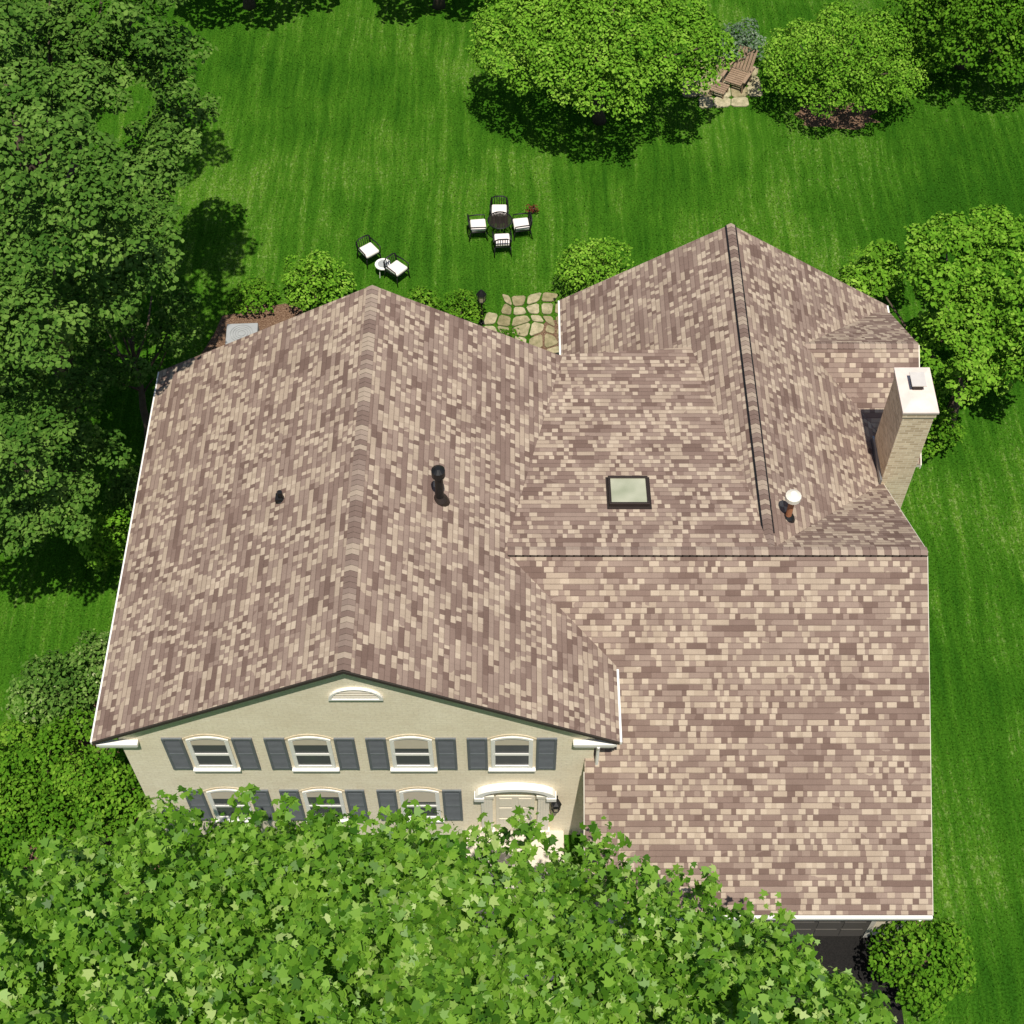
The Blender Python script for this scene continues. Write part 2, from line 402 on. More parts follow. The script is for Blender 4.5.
def patio(name, cx, cy, rx, ry, size, s0, s1, jt):
    m = MB(); nx, ny = int(2*rx/size), int(2*ry/size)
    jit = [[(random.uniform(-jt, jt)*size, random.uniform(-jt, jt)*size) for _ in range(ny+1)] for _ in range(nx+1)]
    for i in range(nx):
        for j in range(ny):
            q = [(i, j), (i+1, j), (i+1, j+1), (i, j+1)]
            p = [Vector((cx-rx+a*size+jit[a][b][0], cy-ry+b*size+jit[a][b][1], 0)) for a, b in q]
            c = sum(p, Vector())/4
            if ((c.x-cx)/rx)**2+((c.y-cy)/ry)**2 > 1.05: continue
            p = [c+(x-c)*random.uniform(s0, s1) for x in p]
            oct_ = []
            for k in range(4):
                oct_ += [p[k].lerp(p[k-1], .16), p[k].lerp(p[(k+1) % 4], .16)]
            m.poly([(x.x, x.y, .012) for x in oct_]+[(x.x, x.y, .05) for x in oct_],
                   [tuple(range(8, 16))]+[(k, (k+1) % 8, 8+(k+1) % 8, 8+k) for k in range(8)], 0, random.random())
    o = m.build(name, M['stone']); o['kind'] = 'structure'; return o
g = P(527, 322, z=0); patio('patio', g.x+.1, g.y-.6, 1.45, 1.9, .47, .76, .92, .32)
g = P(716, 88, z=0); patio('patio', g.x+.3, g.y+.35, 1.6, 1.5, .6, .93, .99, .12)

def in_poly(x, y, poly):
    ins = np.zeros(len(x), bool); j = len(poly)-1
    for i in range(len(poly)):
        xi, yi = poly[i]; xj, yj = poly[j]
        ins ^= ((yi > y) != (yj > y)) & (x < (xj-xi)*(y-yi)/(yj-yi+1e-9)+xi); j = i
    return ins
N = 300000
gx = rng.uniform(-22, 22, N); gy = rng.uniform(-7, 41, N)
keep = ~((gx > -9) & (gx < 10) & (gy > -2.5) & (gy < 15)) & ~((gx > 1.2) & (gx < 9.4) & (gy < -2.4)) & ~((gx < 8) & (gy < -1))
keep &= ~((gx-8.1)**2/2.0+(gy-27.4)**2/2.2 < 1)
for b in beds: keep &= ~in_poly(gx, gy, b)
gx, gy = gx[keep], gy[keep]; n = len(gx)
a = rng.uniform(0, 6.283, n); h = rng.uniform(.03, .085, n); wd = rng.uniform(.010, .024, n)
lx, ly = rng.normal(0, .035, n), rng.normal(0, .035, n)
V = np.zeros((n, 3, 3)); ca, sa = np.cos(a)*wd, np.sin(a)*wd
V[:, 0] = np.stack([gx-ca, gy-sa, np.zeros(n)], 1); V[:, 1] = np.stack([gx+ca, gy+sa, np.zeros(n)], 1); V[:, 2] = np.stack([gx+lx, gy+ly, h], 1)
me = bpy.data.meshes.new('grass'); me.vertices.add(3*n); me.vertices.foreach_set('co', V.astype(np.float32).ravel())
me.loops.add(3*n); me.loops.foreach_set('vertex_index', np.arange(3*n, dtype=np.int32)); me.polygons.add(n)
me.polygons.foreach_set('loop_start', np.arange(0, 3*n, 3, dtype=np.int32)); me.update(calc_edges=True)
at = me.attributes.new('tint', 'FLOAT', 'POINT'); at.data.foreach_set('value', np.repeat(rng.random(n), 3).astype(np.float32))
tag(link('grass', me, M['blade']), 'mown green lawn grass all round the house', 'grass', kind='stuff')

# ---------------------------------------------------------------- house
house = thing('house', 'cream brick house with brown shingle roof, slate shutters and tan chimney', 'house')
m = MB()
m.prism([(-9, 0), (1.9, 0), (1.9, 5.72), (-3.53, 8.70), (-9, 5.72)], 'Y', .15, 10.95)
m.prism([(-2.5, 0), (7.99, 0), (7.99, 4.4), (4.25, 6.83), (-2.5, 2.55)], 'X', 2.1, 9.5)
m.prism([(1.85, 0), (9.48, 0), (9.48, 4.5), (6.12, 6.75), (1.85, 4.0)], 'Y', 8.0, 9.3)
m.prism([(1.82, 0), (10.8, 0), (10.8, 3.75), (6.12, 6.78), (1.82, 4.0)], 'Y', 9.31, 15.15)
m.box(1.3, 5.0, 5.2, 11.25, 3.2, 5.98)
m.prism([(9.45, 3.7), (14.35, 3.7), (11.9, 5.5)], 'X', 10.0, 10.85)
wall = m.build('wall', M['brick'], house)

def slab(name, pts, parent, th=.12, edge='fascia', label=None):
    pts = [Vector(p) for p in pts]
    n = (pts[1]-pts[0]).cross(pts[2]-pts[0]).normalized()
    if n.z < 0: pts.reverse(); n = -n
    u = Vector((0, 0, 1)).cross(n).normalized(); v = n.cross(u)
    k = len(pts)
    vs = pts+[p-Vector((0, 0, .025)) for p in pts]+[p-Vector((0, 0, th)) for p in pts]
    fs = [tuple(range(k))]+[(i, k+i, k+(i+1) % k, (i+1) % k) for i in range(k)]+[(k+i, 2*k+i, 2*k+(i+1) % k, k+(i+1) % k) for i in range(k)]+[tuple(range(3*k-1, 2*k-1, -1))]
    me = bpy.data.meshes.new(name); me.from_pydata([tuple(x) for x in vs], [], fs); me.update()
    me.polygons.foreach_set('material_index', [0]+[1]*k+[2]*(k+1))
    uvl = me.uv_layers.new(name='UVMap')
    for p in me.polygons:
        for li in p.loop_indices:
            co = Vector(vs[me.loops[li].vertex_index]); uvl.data[li].uv = (co.dot(u)+50, co.dot(v)+50)
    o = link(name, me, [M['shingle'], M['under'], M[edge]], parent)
    if label: o['label'] = label
    return o
RX, RZ, EZ = -3.53, 8.9, 5.6
roofL = slab('roof', [(-9.55, 0, EZ), (RX, 0, RZ), (RX, 11.1, RZ), (-9.55, 11.1, EZ)], house, edge='brown')
roofR = slab('roof', [(2.45, 0, EZ), (RX, 0, RZ), (RX, 11.1, RZ), (2.45, 11.1, EZ)], house, edge='brown')
SL = (7.05-2.5)/7.15
def fz(y): return 2.5+SL*(y+2.9)
roofG = slab('roof', [(1.7, -2.9, 2.5), (9.80, -2.9, 2.5), (9.80, 4.25, 7.05), (-.4, 4.25, 7.05), (1.7, 2.5, fz(2.5))], house, label='wide front slope over the garage wing')
def bz(y): return 7.05-.636*(y-4.25)
roofB = slab('roof', [(5.9, 4.25, 7.05), (9.80, 4.25, 7.05), (9.80, 8.3, bz(8.3))], house)
def sz(y): return 7.05-.123*(y-4.25)
roofS = slab('roof', [(-.4, 4.25, 7.05), (6.1, 4.25, 7.05), (5.2, 11.5, sz(11.5)), (1.2, 11.15, sz(11.15))], house, label='shallow rear slope with the skylight')
GX, GZ, GP = 6.12, 7.0, .645
def gz(x): return GZ-GP*abs(x-GX)
roofGL = slab('roof', [(1.42, 4.6, gz(1.42)), (GX, 4.3, GZ), (GX, 15.3, GZ), (1.42, 15.3, gz(1.42))], house)
roofGR = slab('roof', [(GX, 4.3, GZ), (GX, 15.3, GZ), (11.15, 15.3, gz(11.15)), (11.15, 9.4, gz(11.15)), (9.76, 9.4, gz(9.76)), (9.76, 4.3, gz(9.76))], house)
roofC = slab('roof', [(7.8, 11.9, 5.8), (11.1, 11.9, 5.8), (11.1, 9.1, 4.06), (10.3, 9.1, 4.06)], house, label='small cross gable beside the chimney')
roofC2 = slab('roof', [(7.8, 11.9, 5.8), (11.1, 11.9, 5.8), (11.1, 14.7, 4.06), (10.3, 14.7, 4.06)], house)

def caps(parent, p0, p1, half, drop, name='ridge_cap', step=.145, lift=.02, skirt=.05):
    p0, p1 = Vector(p0), Vector(p1); d = (p1-p0); L = d.length; d.normalize(); s = Vector((0, 0, 1)).cross(d).normalized()
    m = MB(); n = int(L/step)
    for i in range(n):
        a = p0+d*(i*L/n); b = p0+d*((i+1.25)*L/n)
        if (b-p0).length > L: b = p1
        za, zb = Vector((0, 0, lift+.015)), Vector((0, 0, lift))
        dp = Vector((0, 0, -half*drop))
        q = [a+s*half+dp+za, a+za, a-s*half+dp+za, b+s*half+dp+zb, b+zb, b-s*half+dp+zb]
        low = [x-Vector((0, 0, skirt)) for x in q]
        t_ = random.random()
        m.poly(q, [(0, 1, 4, 3), (1, 2, 5, 4)], 0, t_)
        m.poly(q+low, [(0, 6, 7, 1), (1, 7, 8, 2), (2, 8, 11, 5), (0, 3, 9, 6)], 1, t_)  # dark skirts paint a shadow line along the foot of each cap
    return m.build(name, [M['cap'], M['brown']], parent, fix=False)
caps(roofL, (RX, 0, RZ), (RX, 11.1, RZ), .15, .548, lift=.01, skirt=.03)
caps(roofG, (-.1, 4.25, 7.05), (9.80, 4.25, 7.05), .12, .4, lift=.04, skirt=.10, step=.17)
caps(roofC, (8.0, 11.9, 5.8), (11.1, 11.9, 5.8), .12, .6, lift=.01, skirt=.03)
m = MB()
for s in (-1, 1):
    m.prism([(GX+s*.02, GZ+.03), (GX+s*.155, GZ-.05), (GX+s*.155, GZ-.13), (GX+s*.02, GZ-.03)], 'Y', 4.85, 15.3)
m.build('ridge_vent', M['black'], roofGL)
caps(roofGL, (GX, 4.3, GZ), (GX, 15.3, GZ), .115, .645, lift=.05)
def gutter(parent, x0, x1, y0, y1, z):
    m = MB(); m.box(x0, x1, y0, y1, z-.14, z-.02); return m.build('gutter', M['white'], parent, bevel=.01)
gutter(roofL, -9.60, -9.553, 0, 11.1, EZ); gutter(roofR, 2.453, 2.51, 0, 1.9, EZ)
gutter(roofG, 1.7, 9.80, -2.98, -2.903, 2.5)
gutter(roofGL, 1.36, 1.417, 11.3, 15.3, gz(1.42)); gutter(roofGR, 11.153, 11.21, 14.6, 15.3, gz(11.15))
def rake(parent, a, b, mat, w=.03, h=.16, dz=-.035):
    a, b = Vector(a), Vector(b); d = Vector(((b-a).y, -(b-a).x, 0)).normalized()*w
    m = MB(); q = []
    for p in (a, b):
        q += [p+Vector((0, 0, dz)), p+d+Vector((0, 0, dz)), p+d+Vector((0, 0, dz-h)), p+Vector((0, 0, dz-h))]
    m.poly(q, [(0, 1, 2, 3), (4, 7, 6, 5), (0, 4, 5, 1), (1, 5, 6, 2), (2, 6, 7, 3), (3, 7, 4, 0)])
    m.build('rake_board', M[mat], parent)
rake(roofL, (-9.55, -.003, EZ), (RX, -.003, RZ), 'brown', .02, .10, -.02); rake(roofR, (RX, -.003, RZ), (2.45, -.003, EZ), 'brown', .02, .10, -.02)  # front rake boards coloured dark to draw the shadow under the shingles
rake(roofG, (9.803, -2.9, 2.5), (9.803, 4.25, 7.05), 'fascia', .02); rake(roofB, (9.803, 4.25, 7.05), (9.803, 8.2, bz(8.2)), 'offw')
rake(roofG, (1.697, -.1, fz(-.1)), (1.697, -2.9, 2.5), 'fascia', .02)
rake(roofGL, (GX, 15.303, GZ), (1.42, 15.303, gz(1.42)), 'offw'); rake(roofGR, (11.15, 15.303, gz(11.15)), (GX, 15.303, GZ), 'offw')
rake(roofC, (11.103, 9.1, 4.06), (11.103, 11.9, 5.8), 'offw')
for x0, x1 in ((-9.5, -8.55), (1.40, 2.40)):
    m = MB(); m.box(x0, x1, .0, .14, 5.33, 5.44); m.box(x0+.03, x1-.05, .03, .14, 5.22, 5.33)
    m.build('cornice', M['white'], house, bevel=.01)

def arch(x0, x1, z0, z1, rise, n=10):
    pts = [(x0, z0), (x1, z0)]
    for i in range(n+1):
        t = i/n; x = x1+(x0-x1)*t; pts.append((x, z1+rise*(1-(2*t-1)**2)))
    return pts
FY = .15
def window(x, z0, z1, hw=.44):
    w_ = MB(); w_.ring(arch(x-hw-.045, x+hw+.045, z0, z1+.02, .15), arch(x-hw, x+hw, z0+.05, z1-.03, .12), FY-.04, FY-.002)
    wo = w_.build('window', M['white'], house)
    p = MB(); p.prism(arch(x-hw, x+hw, z0+.05, z1-.03, .12), 'Y', FY-.012, FY-.006); p.build('pane', M['glass'], wo)
    bh = random.choice([.18, .24, .30, .36]); zb = z1-(z1-z0)*bh
    p = MB(); p.prism(arch(x-hw+.05, x+hw-.05, zb, z1-.08, .11), 'Y', FY-.018, FY-.0125); p.build('blind', M['blind'], wo)
    s = MB(); zm = (z0+z1)/2
    s.box(x-hw, x+hw, FY-.038, FY-.019, zm-.045, zm+.045)
    s.box(x-hw, x+hw, FY-.038, FY-.013, z0+.05, z0+.14); s.box(x-hw, x-hw+.05, FY-.036, FY-.013, z0+.14, z1-.04); s.box(x+hw-.05, x+hw, FY-.036, FY-.013, z0+.14, z1-.04)
    s.build('sash', M['white'], wo)
    k = MB(); k.box(x-hw-.12, x+hw+.12, FY-.10, FY-.003, z0-.07, z0-.004); k.build('sill', M['white'], wo, bevel=.01)
    l = MB(); l.ring(arch(x-hw-.15, x+hw+.15, z1-.02, z1+.02, .25), arch(x-hw-.05, x+hw+.05, z1-.019, z1+.02, .165), FY-.012, FY-.0015); l.build('lintel', M['lintel'], wo)
def shutter(x, z0, z1, hw=.235):
    m = MB(); y0, y1 = FY-.05, FY-.004
    m.box(x-hw, x-hw+.06, y0, y1, z0, z1); m.box(x+hw-.06, x+hw, y0, y1, z0, z1)
    for za in (z0, (z0+z1)/2-.04, z1-.08): m.box(x-hw+.06, x+hw-.06, y0+.004, y1, za, za+.08)
    n = 22
    for i in range(n):
        z = z0+.09+(z1-z0-.2)*i/n
        T = Matrix.Translation((x, (y0+y1)/2, z)) @ Matrix.Rotation(math.radians(-35), 4, 'X')
        m.box(-hw+.055, hw-.055, -.022, .022, -.005, .005, 0, T)
    m.box(x-hw+.05, x+hw-.05, y1-.008, y1-.001, z0+.05, z1-.05)
    m.build('shutter', M['slate'], house)
for x in (-6.98, -4.64, -2.32, 0.0):
    window(x, 3.98, 5.42); shutter(x-.80, 3.94, 5.52); shutter(x+.80, 3.94, 5.52)
for x in (-6.98, -4.64, -2.27):
    window(x, 1.05, 2.62); shutter(x-.80, 1.0, 2.75); shutter(x+.80, 1.0, 2.75)
gc = -3.40
half = [(gc+.60*math.cos(math.pi*i/14), 7.40+.50*math.sin(math.pi*i/14)) for i in range(15)]
half2 = [(gc+.52*math.cos(math.pi*i/14), 7.45+.42*math.sin(math.pi*i/14)) for i in range(15)]
m = MB(); m.ring(half, half2, FY-.07, FY-.002); gv = m.build('gable_vent', M['white'], house)
m = MB()
for i in range(5):
    z = 7.49+.075*i; hw = .5*math.sqrt(max(.02, 1-((z-7.45)/.42)**2))
    m.box(-hw, hw, -.03, .03, -.006, .006, 0, Matrix.Translation((gc, FY-.035, z)) @ Matrix.Rotation(math.radians(-40), 4, 'X'))
m.box(gc-.46, gc+.46, FY-.012, FY-.003, 7.45, 7.5)
m.build('louver', M['offw'], gv)
dx = .08
m = MB(); m.box(dx-.48, dx+.48, FY-.03, FY-.003, .32, 2.42)
for px in (-.24, .24):
    for z0, z1 in ((.45, 1.1), (1.2, 1.75), (1.85, 2.3)): m.box(dx+px-.16, dx+px+.16, FY-.045, FY-.031, z0, z1)
do = m.build('door', M['door'], house, bevel=.006)
m = MB(); m.tube([(dx+.38, FY-.03, 1.3), (dx+.38, FY-.09, 1.3)], .02); m.tube([(dx+.38, FY-.09, 1.3), (dx+.38, FY-.13, 1.3)], .04); m.build('handle', M['steel'], do)
for s in (-1, 1):
    m = MB(); xx = dx+s*.70; m.box(xx-.14, xx+.14, FY-.10, FY-.003, .32, 2.5); m.box(xx-.18, xx+.18, FY-.14, FY-.004, .30, .5); m.box(xx-.18, xx+.18, FY-.14, FY-.004, 2.5, 2.62)
    for k in (-.06, 0, .06): m.box(xx+k-.012, xx+k+.012, FY-.115, FY-.101, .55, 2.45)
    m.build('pilaster', M['offw'], house)
hood = MB()
def arcp(r, zc, ry, n=16): return [(dx+r*math.cos(math.pi*i/n), zc+ry*math.sin(math.pi*i/n)) for i in range(n+1)]
o_, i_ = arcp(.98, 2.66, .50), arcp(.80, 2.66, .36)
hood.prism(o_+i_[::-1], 'Y', FY-.20, FY-.004)
ho = hood.build('door_hood', M['white'], house, bevel=.01)
m = MB(); m.prism(arcp(.79, 2.66, .355), 'Y', FY-.03, FY-.005); m.build('fanlight', M['blind'], ho)
for s in (-1, 1):
    m = MB(); m.box(dx+s*.88-.12, dx+s*.88+.12, FY-.22, FY-.003, 2.50, 2.655); m.build('bracket', M['white'], ho)
m = MB(); m.box(dx-1.25, dx+1.25, -1.0, FY-.002, 0, .3); m.box(dx-1.0, dx+1.0, -1.35, -1.002, 0, .15)
m.build('step', M['slab'], house, bevel=.015)
m = MB(); lx_ = 1.08
m.box(lx_-.05, lx_+.05, FY-.02, FY-.002, 2.15, 2.4); m.tube([(lx_, FY-.02, 2.35), (lx_, FY-.19, 2.42)], .012)
m.tube([(lx_, FY-.19, 2.44), (lx_, FY-.19, 2.38), (lx_, FY-.19, 2.28)], [.01, .12, .14], 6); m.tube([(lx_, FY-.19, 1.92), (lx_, FY-.19, 2.0)], [.06, .11], 6)
for k in range(6):
    a_ = k*math.pi/3; m.tube([(lx_+.12*math.cos(a_), FY-.19+.12*math.sin(a_), 2.28), (lx_+.10*math.cos(a_), FY-.19+.10*math.sin(a_), 2.0)], .009, 5)
wl = m.build('wall_lantern', M['black'], house)
m = MB(); m.tube([(lx_, FY-.19, 2.27), (lx_, FY-.19, 2.01)], [.10, .085], 6); m.build('lantern_glass', M['amber'], wl)
for x0 in (2.9, 6.1):
    m = MB(); m.box(x0, x0+2.6, -2.54, -2.502, .05, 2.15)
    for r in range(4):
        for c in range(4): m.box(x0+.08+c*.63, x0+.6+c*.63, -2.555, -2.541, .15+r*.5, .55+r*.5)
    g_ = m.build('garage_door', M['garage'], house)
    m = MB(); m.ring([(x0-.12, 0), (x0+2.72, 0), (x0+2.72, 2.27), (x0-.12, 2.27)], [(x0, .01), (x0+2.6, .01), (x0+2.6, 2.15), (x0, 2.15)], -2.56, -2.501); m.build('frame', M['fascia'], g_)
m = MB(); m.tube([(9.55, -2.95, 2.3), (9.42, -2.62, 2.1), (9.42, -2.6, .1)], .045, 8); m.build('downspout', M['white'], house)
m = MB(); m.tube([(1.98, .02, 5.3), (1.98, .05, 5.1), (1.98, .05, 3.9)], .04, 8); m.build('downspout', M['white'], house)

# chimney
m = MB(); m.box(9.72, 10.5, 8.0, 9.36, 0, 7.6); m.box(9.69, 10.53, 7.97, 9.39, 7.44, 7.62)
ch = m.build('chimney', M['chim'], house, bevel=.008)
cx0, cx1, cy0, cy1 = 9.66, 10.56, 7.94, 9.42
m = MB(); m.poly([(cx0, cy0, 7.62), (cx1, cy0, 7.62), (cx1, cy1, 7.62), (cx0, cy1, 7.62), (cx0, cy0, 7.68), (cx1, cy0, 7.68), (cx1, cy1, 7.68), (cx0, cy1, 7.68), (9.9, 8.3, 7.74), (10.32, 8.3, 7.74), (10.32, 9.1, 7.74), (9.9, 9.1, 7.74)],
 [(0, 1, 5, 4), (1, 2, 6, 5), (2, 3, 7, 6), (3, 0, 4, 7), (4, 5, 9, 8), (5, 6, 10, 9), (6, 7, 11, 10), (7, 4, 8, 11), (8, 9, 10, 11), (0, 3, 2, 1)])
m.build('chimney_crown', M['conc'], ch)
m = MB(); m.box(9.98, 10.24, 8.62, 8.98, 7.735, 7.88); fl = m.build('flue', M['dark'], ch, bevel=.01)
m = MB(); m.box(10.0, 10.22, 8.65, 8.95, 7.88, 7.93); m.box(9.93, 10.29, 8.57, 9.03, 7.93, 7.955)
m.build('flue_cap', M['pale'], fl)
m = MB(); m.prism([(7.95, 4.70), (9.42, 4.70), (9.42, 4.9), (7.95, 4.9)], 'X', 9.67, 9.716); m.build('flashing', M['steel'], ch)

def on_s(u, v):
    a = P(u, v, z=6.8)
    for _ in range(8): a = P(u, v, z=sz(a.y))
    return a
q = [on_s(608, 508), on_s(651, 508), on_s(651, 478), on_s(608, 478)]
x0, x1, y0, y1 = q[0].x, q[1].x, q[0].y, q[2].y
tilt = -math.atan(.123); cx_, cy_ = (x0+x1)/2, (y0+y1)/2; hw, hh = (x1-x0)/2-.03, (y1-y0)/2-.03
T = Matrix.Translation((cx_, cy_, sz(cy_))) @ Matrix.Rotation(tilt, 4, 'X')
m = MB(); t_ = .06
m.box(-hw, hw, -hh, -hh+t_, -.05, .12, 0, T); m.box(-hw, hw, hh-t_, hh, -.05, .12, 0, T); m.box(-hw, -hw+t_, -hh+t_, hh-t_, -.05, .119, 0, T); m.box(hw-t_, hw, -hh+t_, hh-t_, -.05, .119, 0, T)
sk = m.build('skylight', M['dark'], house, bevel=.01)
m = MB(); m.box(-hw+t_, hw-t_, -hh+t_, hh-t_, .05, .08, 0, T); m.build('glass', M['sky_glass'], sk)
m = MB(); m.box(-hw-.05, hw+.05, -hh-.08, hh+.05, .004, .014, 0, T); m.build('flashing', M['dark'], sk)

def on_plane(u, v, f):
    a = P(u, v, z=7)
    for _ in range(12): a = P(u, v, z=f(a.x, a.y))
    return a
lz = lambda x, y: RZ-.548*abs(x-RX)
b = on_plane(440, 499, lz)
m = MB(); m.tube([(b.x, b.y, b.z-.1), (b.x, b.y, b.z+1.05)], .10, 14); m.tube([(b.x, b.y, b.z+.88), (b.x, b.y, b.z+.92), (b.x, b.y, b.z+1.12), (b.x, b.y, b.z+1.2)], [.12, .16, .16, .06], 14)
fp = m.build('flue_pipe', M['black'], house)
m = MB(); m.tube([(b.x, b.y, b.z-.15), (b.x, b.y, b.z+.02), (b.x, b.y, b.z+.12)], [.24, .18, .105], 14); m.build('flashing', M['dark'], fp)
b = on_plane(281, 499, lz)
m = MB(); m.tube([(b.x, b.y, b.z-.1), (b.x, b.y, b.z+.28)], .06, 12); m.tube([(b.x, b.y, b.z-.15), (b.x, b.y, b.z+.0), (b.x, b.y, b.z+.06)], [.17, .13, .065], 12); m.box(b.x-.12, b.x+.04, b.y-.10, b.y+.1, b.z-.1, b.z+.1)
m.build('vent_pipe', M['black'], house)
b = on_plane(788, 517, lambda x, y: gz(x))
m = MB(); m.tube([(b.x, b.y, b.z-.1), (b.x, b.y, b.z+.8)], .075, 12); vp = m.build('vent_pipe', M['clay'], house); vp['label'] = 'rusty vent pipe with a white cap'
m = MB(); m.tube([(b.x, b.y, b.z+.72), (b.x, b.y, b.z+.76), (b.x, b.y, b.z+.88), (b.x, b.y, b.z+.96)], [.09, .19, .19, .08], 14); m.build('cap', M['offw'], vp)
m = MB(); m.tube([(b.x, b.y, b.z-.15), (b.x, b.y, b.z+.02), (b.x, b.y, b.z+.09)], [.2, .15, .08], 12); m.build('flashing', M['black'], vp)

# ---------------------------------------------------------------- garden furniture
def rbox(x0, x1, y0, y1, z0, z1, name, mat, parent, r=.03, T=None):
    m = MB(); m.box(x0, x1, y0, y1, z0, z1, 0, T); o = m.build(name, mat, parent, bevel=r); return o
def make_chair(label, loc, rz, group='white cushioned chairs out on the lawn'):
    t = thing('garden_chair', label, 'chair', loc, rz, group)
    rbox(-.26, .26, -.28, .25, .42, .54, 'seat_cushion', M['cloth'], t, .045)
    T = Matrix.Translation((0, .27, .5)) @ Matrix.Rotation(math.radians(-10), 4, 'X')
    m = MB()
    for x in (-.24, -.16, -.08, 0, .08, .16, .24): m.tube([T @ Vector((x, 0, 0)), T @ Vector((x, .0, .30))], .014, 6)
    m.tube([T @ Vector((-.27, 0, -.1)), T @ Vector((-.27, 0, .26)), T @ Vector((-.15, 0, .33)), T @ Vector((.15, 0, .33)), T @ Vector((.27, 0, .26)), T @ Vector((.27, 0, -.1))], .024, 8)
    m.build('backrest', M['black'], t, smooth=True)
    m = MB(); m.tube([(-.27, -.27, .41), (.27, -.27, .41), (.27, .27, .41), (-.27, .27, .41), (-.27, -.27, .41)], .018, 8); m.build('seat_frame', M['black'], t, smooth=True)
    for s in (-1, 1):
        m = MB(); m.tube([(s*.27, -.27, .41), (s*.29, -.3, 0)], .018, 8); m.build('leg', M['black'], t, smooth=True)
        m = MB(); m.tube([(s*.27, .27, .41), (s*.29, .34, 0)], .018, 8); m.build('leg', M['black'], t, smooth=True)
        m = MB(); m.tube([(s*.29, .30, .66), (s*.31, 0, .67), (s*.31, -.25, .65), (s*.28, -.27, .42)], .022, 8); m.build('armrest', M['black'], t, smooth=True)
    return t
tc = P(500, 227, z=.4); tc.z = 0
base = make_chair('dark metal garden chair with white cushion, farthest of the four round the table', (tc.x-.03, tc.y+.74, 0), 0)
def chair_copy(label, loc, rz):
    c = copy_tree(base); c.location = loc; c.rotation_euler = (0, 0, rz); c['label'] = label; return c
chair_copy('dark metal garden chair with white cushion on the left side of the garden table', (tc.x-.76, tc.y+.0, 0), math.radians(96))
chair_copy('dark metal garden chair with white cushion on the right side of the garden table', (tc.x+.74, tc.y+.06, 0), math.radians(-82))
chair_copy('dark metal garden chair with white cushion, nearest the house of the four round the table', (tc.x+.08, tc.y-.72, 0), math.radians(184))
t = thing('garden_table', 'round dark metal garden table between four cushioned chairs', 'table', (tc.x, tc.y, 0))
m = MB()
for k in range(-7, 8):
    y_ = k*.05; hw_ = math.sqrt(.39**2-y_*y_); m.box(-hw_, hw_, y_-.013, y_+.013, .700, .712)
for y_ in (-.2, 0, .2):
    hw_ = math.sqrt(.38**2-y_*y_); m.box(y_-.02, y_+.02, -hw_, hw_, .680, .699)
m.build('tabletop', M['dark'], t)
m = MB()
for k in range(28):
    a0, a1 = 2*math.pi*k/28, 2*math.pi*(k+1)/28; m.tube([(.41*math.cos(a0), .41*math.sin(a0), .715), (.41*math.cos(a1), .41*math.sin(a1), .715)], .022, 6)
m.build('rim', M['black'], t)
for k in range(4):
    a_ = math.pi/4+k*math.pi/2; m = MB(); m.tube([(.12*math.cos(a_), .12*math.sin(a_), .68), (.1*math.cos(a_), .1*math.sin(a_), .35), (.36*math.cos(a_), .36*math.sin(a_), 0)], .018, 8); m.build('leg', M['black'], t, smooth=True)
c1 = P(369, 254, z=.3); c2 = P(397, 272, z=.3); c3 = P(383, 265, z=.4)
chair_copy('white cushioned lawn chair standing alone to the left of the small round side table', (c1.x, c1.y, 0), math.radians(38))
chair_copy('white cushioned lawn chair standing to the right of the small round side table', (c2.x, c2.y, 0), math.radians(48))
t = thing('side_table', 'small round white side table with a dark centre between two lawn chairs', 'side table', (c3.x, c3.y, 0))
m = MB(); m.tube([(0, 0, .42), (0, 0, .45)], .27, 22); m.build('tabletop', M['white'], t)
m = MB(); m.tube([(0, 0, .451), (0, 0, .47)], .17, 20); m.build('tray', M['grey'], t)
for k in range(3):
    a_ = k*2.094; m = MB(); m.tube([(.2*math.cos(a_), .2*math.sin(a_), .42), (.24*math.cos(a_), .24*math.sin(a_), 0)], .014, 7); m.build('leg', M['white'], t)

def lounge():
    p = P(737, 78, z=.3); t = thing('lounge_chair', 'brown wooden slatted lounge chair on the stone patio', 'chair', (p.x, p.y, 0), math.radians(-28))
    m = MB()
    for i in range(7): m.box(-.36, .36, -.42+i*.12, -.33+i*.12, .34, .365)
    m.build('seat', M['wood'], t)
    T = Matrix.Translation((0, .43, .36)) @ Matrix.Rotation(math.radians(-35), 4, 'X'); m = MB()
    for i in range(6): m.box(-.36+i*.125, -.26+i*.125, -.012, .012, 0, .85, 0, T)
    m.build('backrest', M['wood'], t)
    for s in (-1, 1):
        m = MB(); m.box(s*.43-.06, s*.43+.06, -.5, .5, .56, .585); m.build('armrest', M['wood'], t)
        m = MB(); m.box(s*.40-.02, s*.40+.02, -.46, -.38, 0, .56); m.build('leg', M['wood'], t)
        m = MB(); m.box(s*.40-.02, s*.40+.02, .34, .42, 0, .56); m.build('leg', M['wood'], t)
    p = P(719, 90, z=.2); t = thing('footstool', 'low brown wooden slatted footstool before the lounge chair', 'footstool', (p.x, p.y, 0), math.radians(-28))
    m = MB()
    for i in range(5): m.box(-.3, .3, -.28+i*.12, -.19+i*.12, .30, .325)
    m.build('seat', M['wood'], t)
    for sx in (-1, 1):
        for sy in (-1, 1):
            m = MB(); m.box(sx*.26-.025, sx*.26+.025, sy*.22-.025, sy*.22+.025, 0, .299); m.build('leg', M['wood'], t)
lounge()
p = P(482, 324, z=0)
t = thing('lamp_post', 'black garden lamp post with a small glass lantern behind the house', 'lamp post', (p.x, p.y, 0))
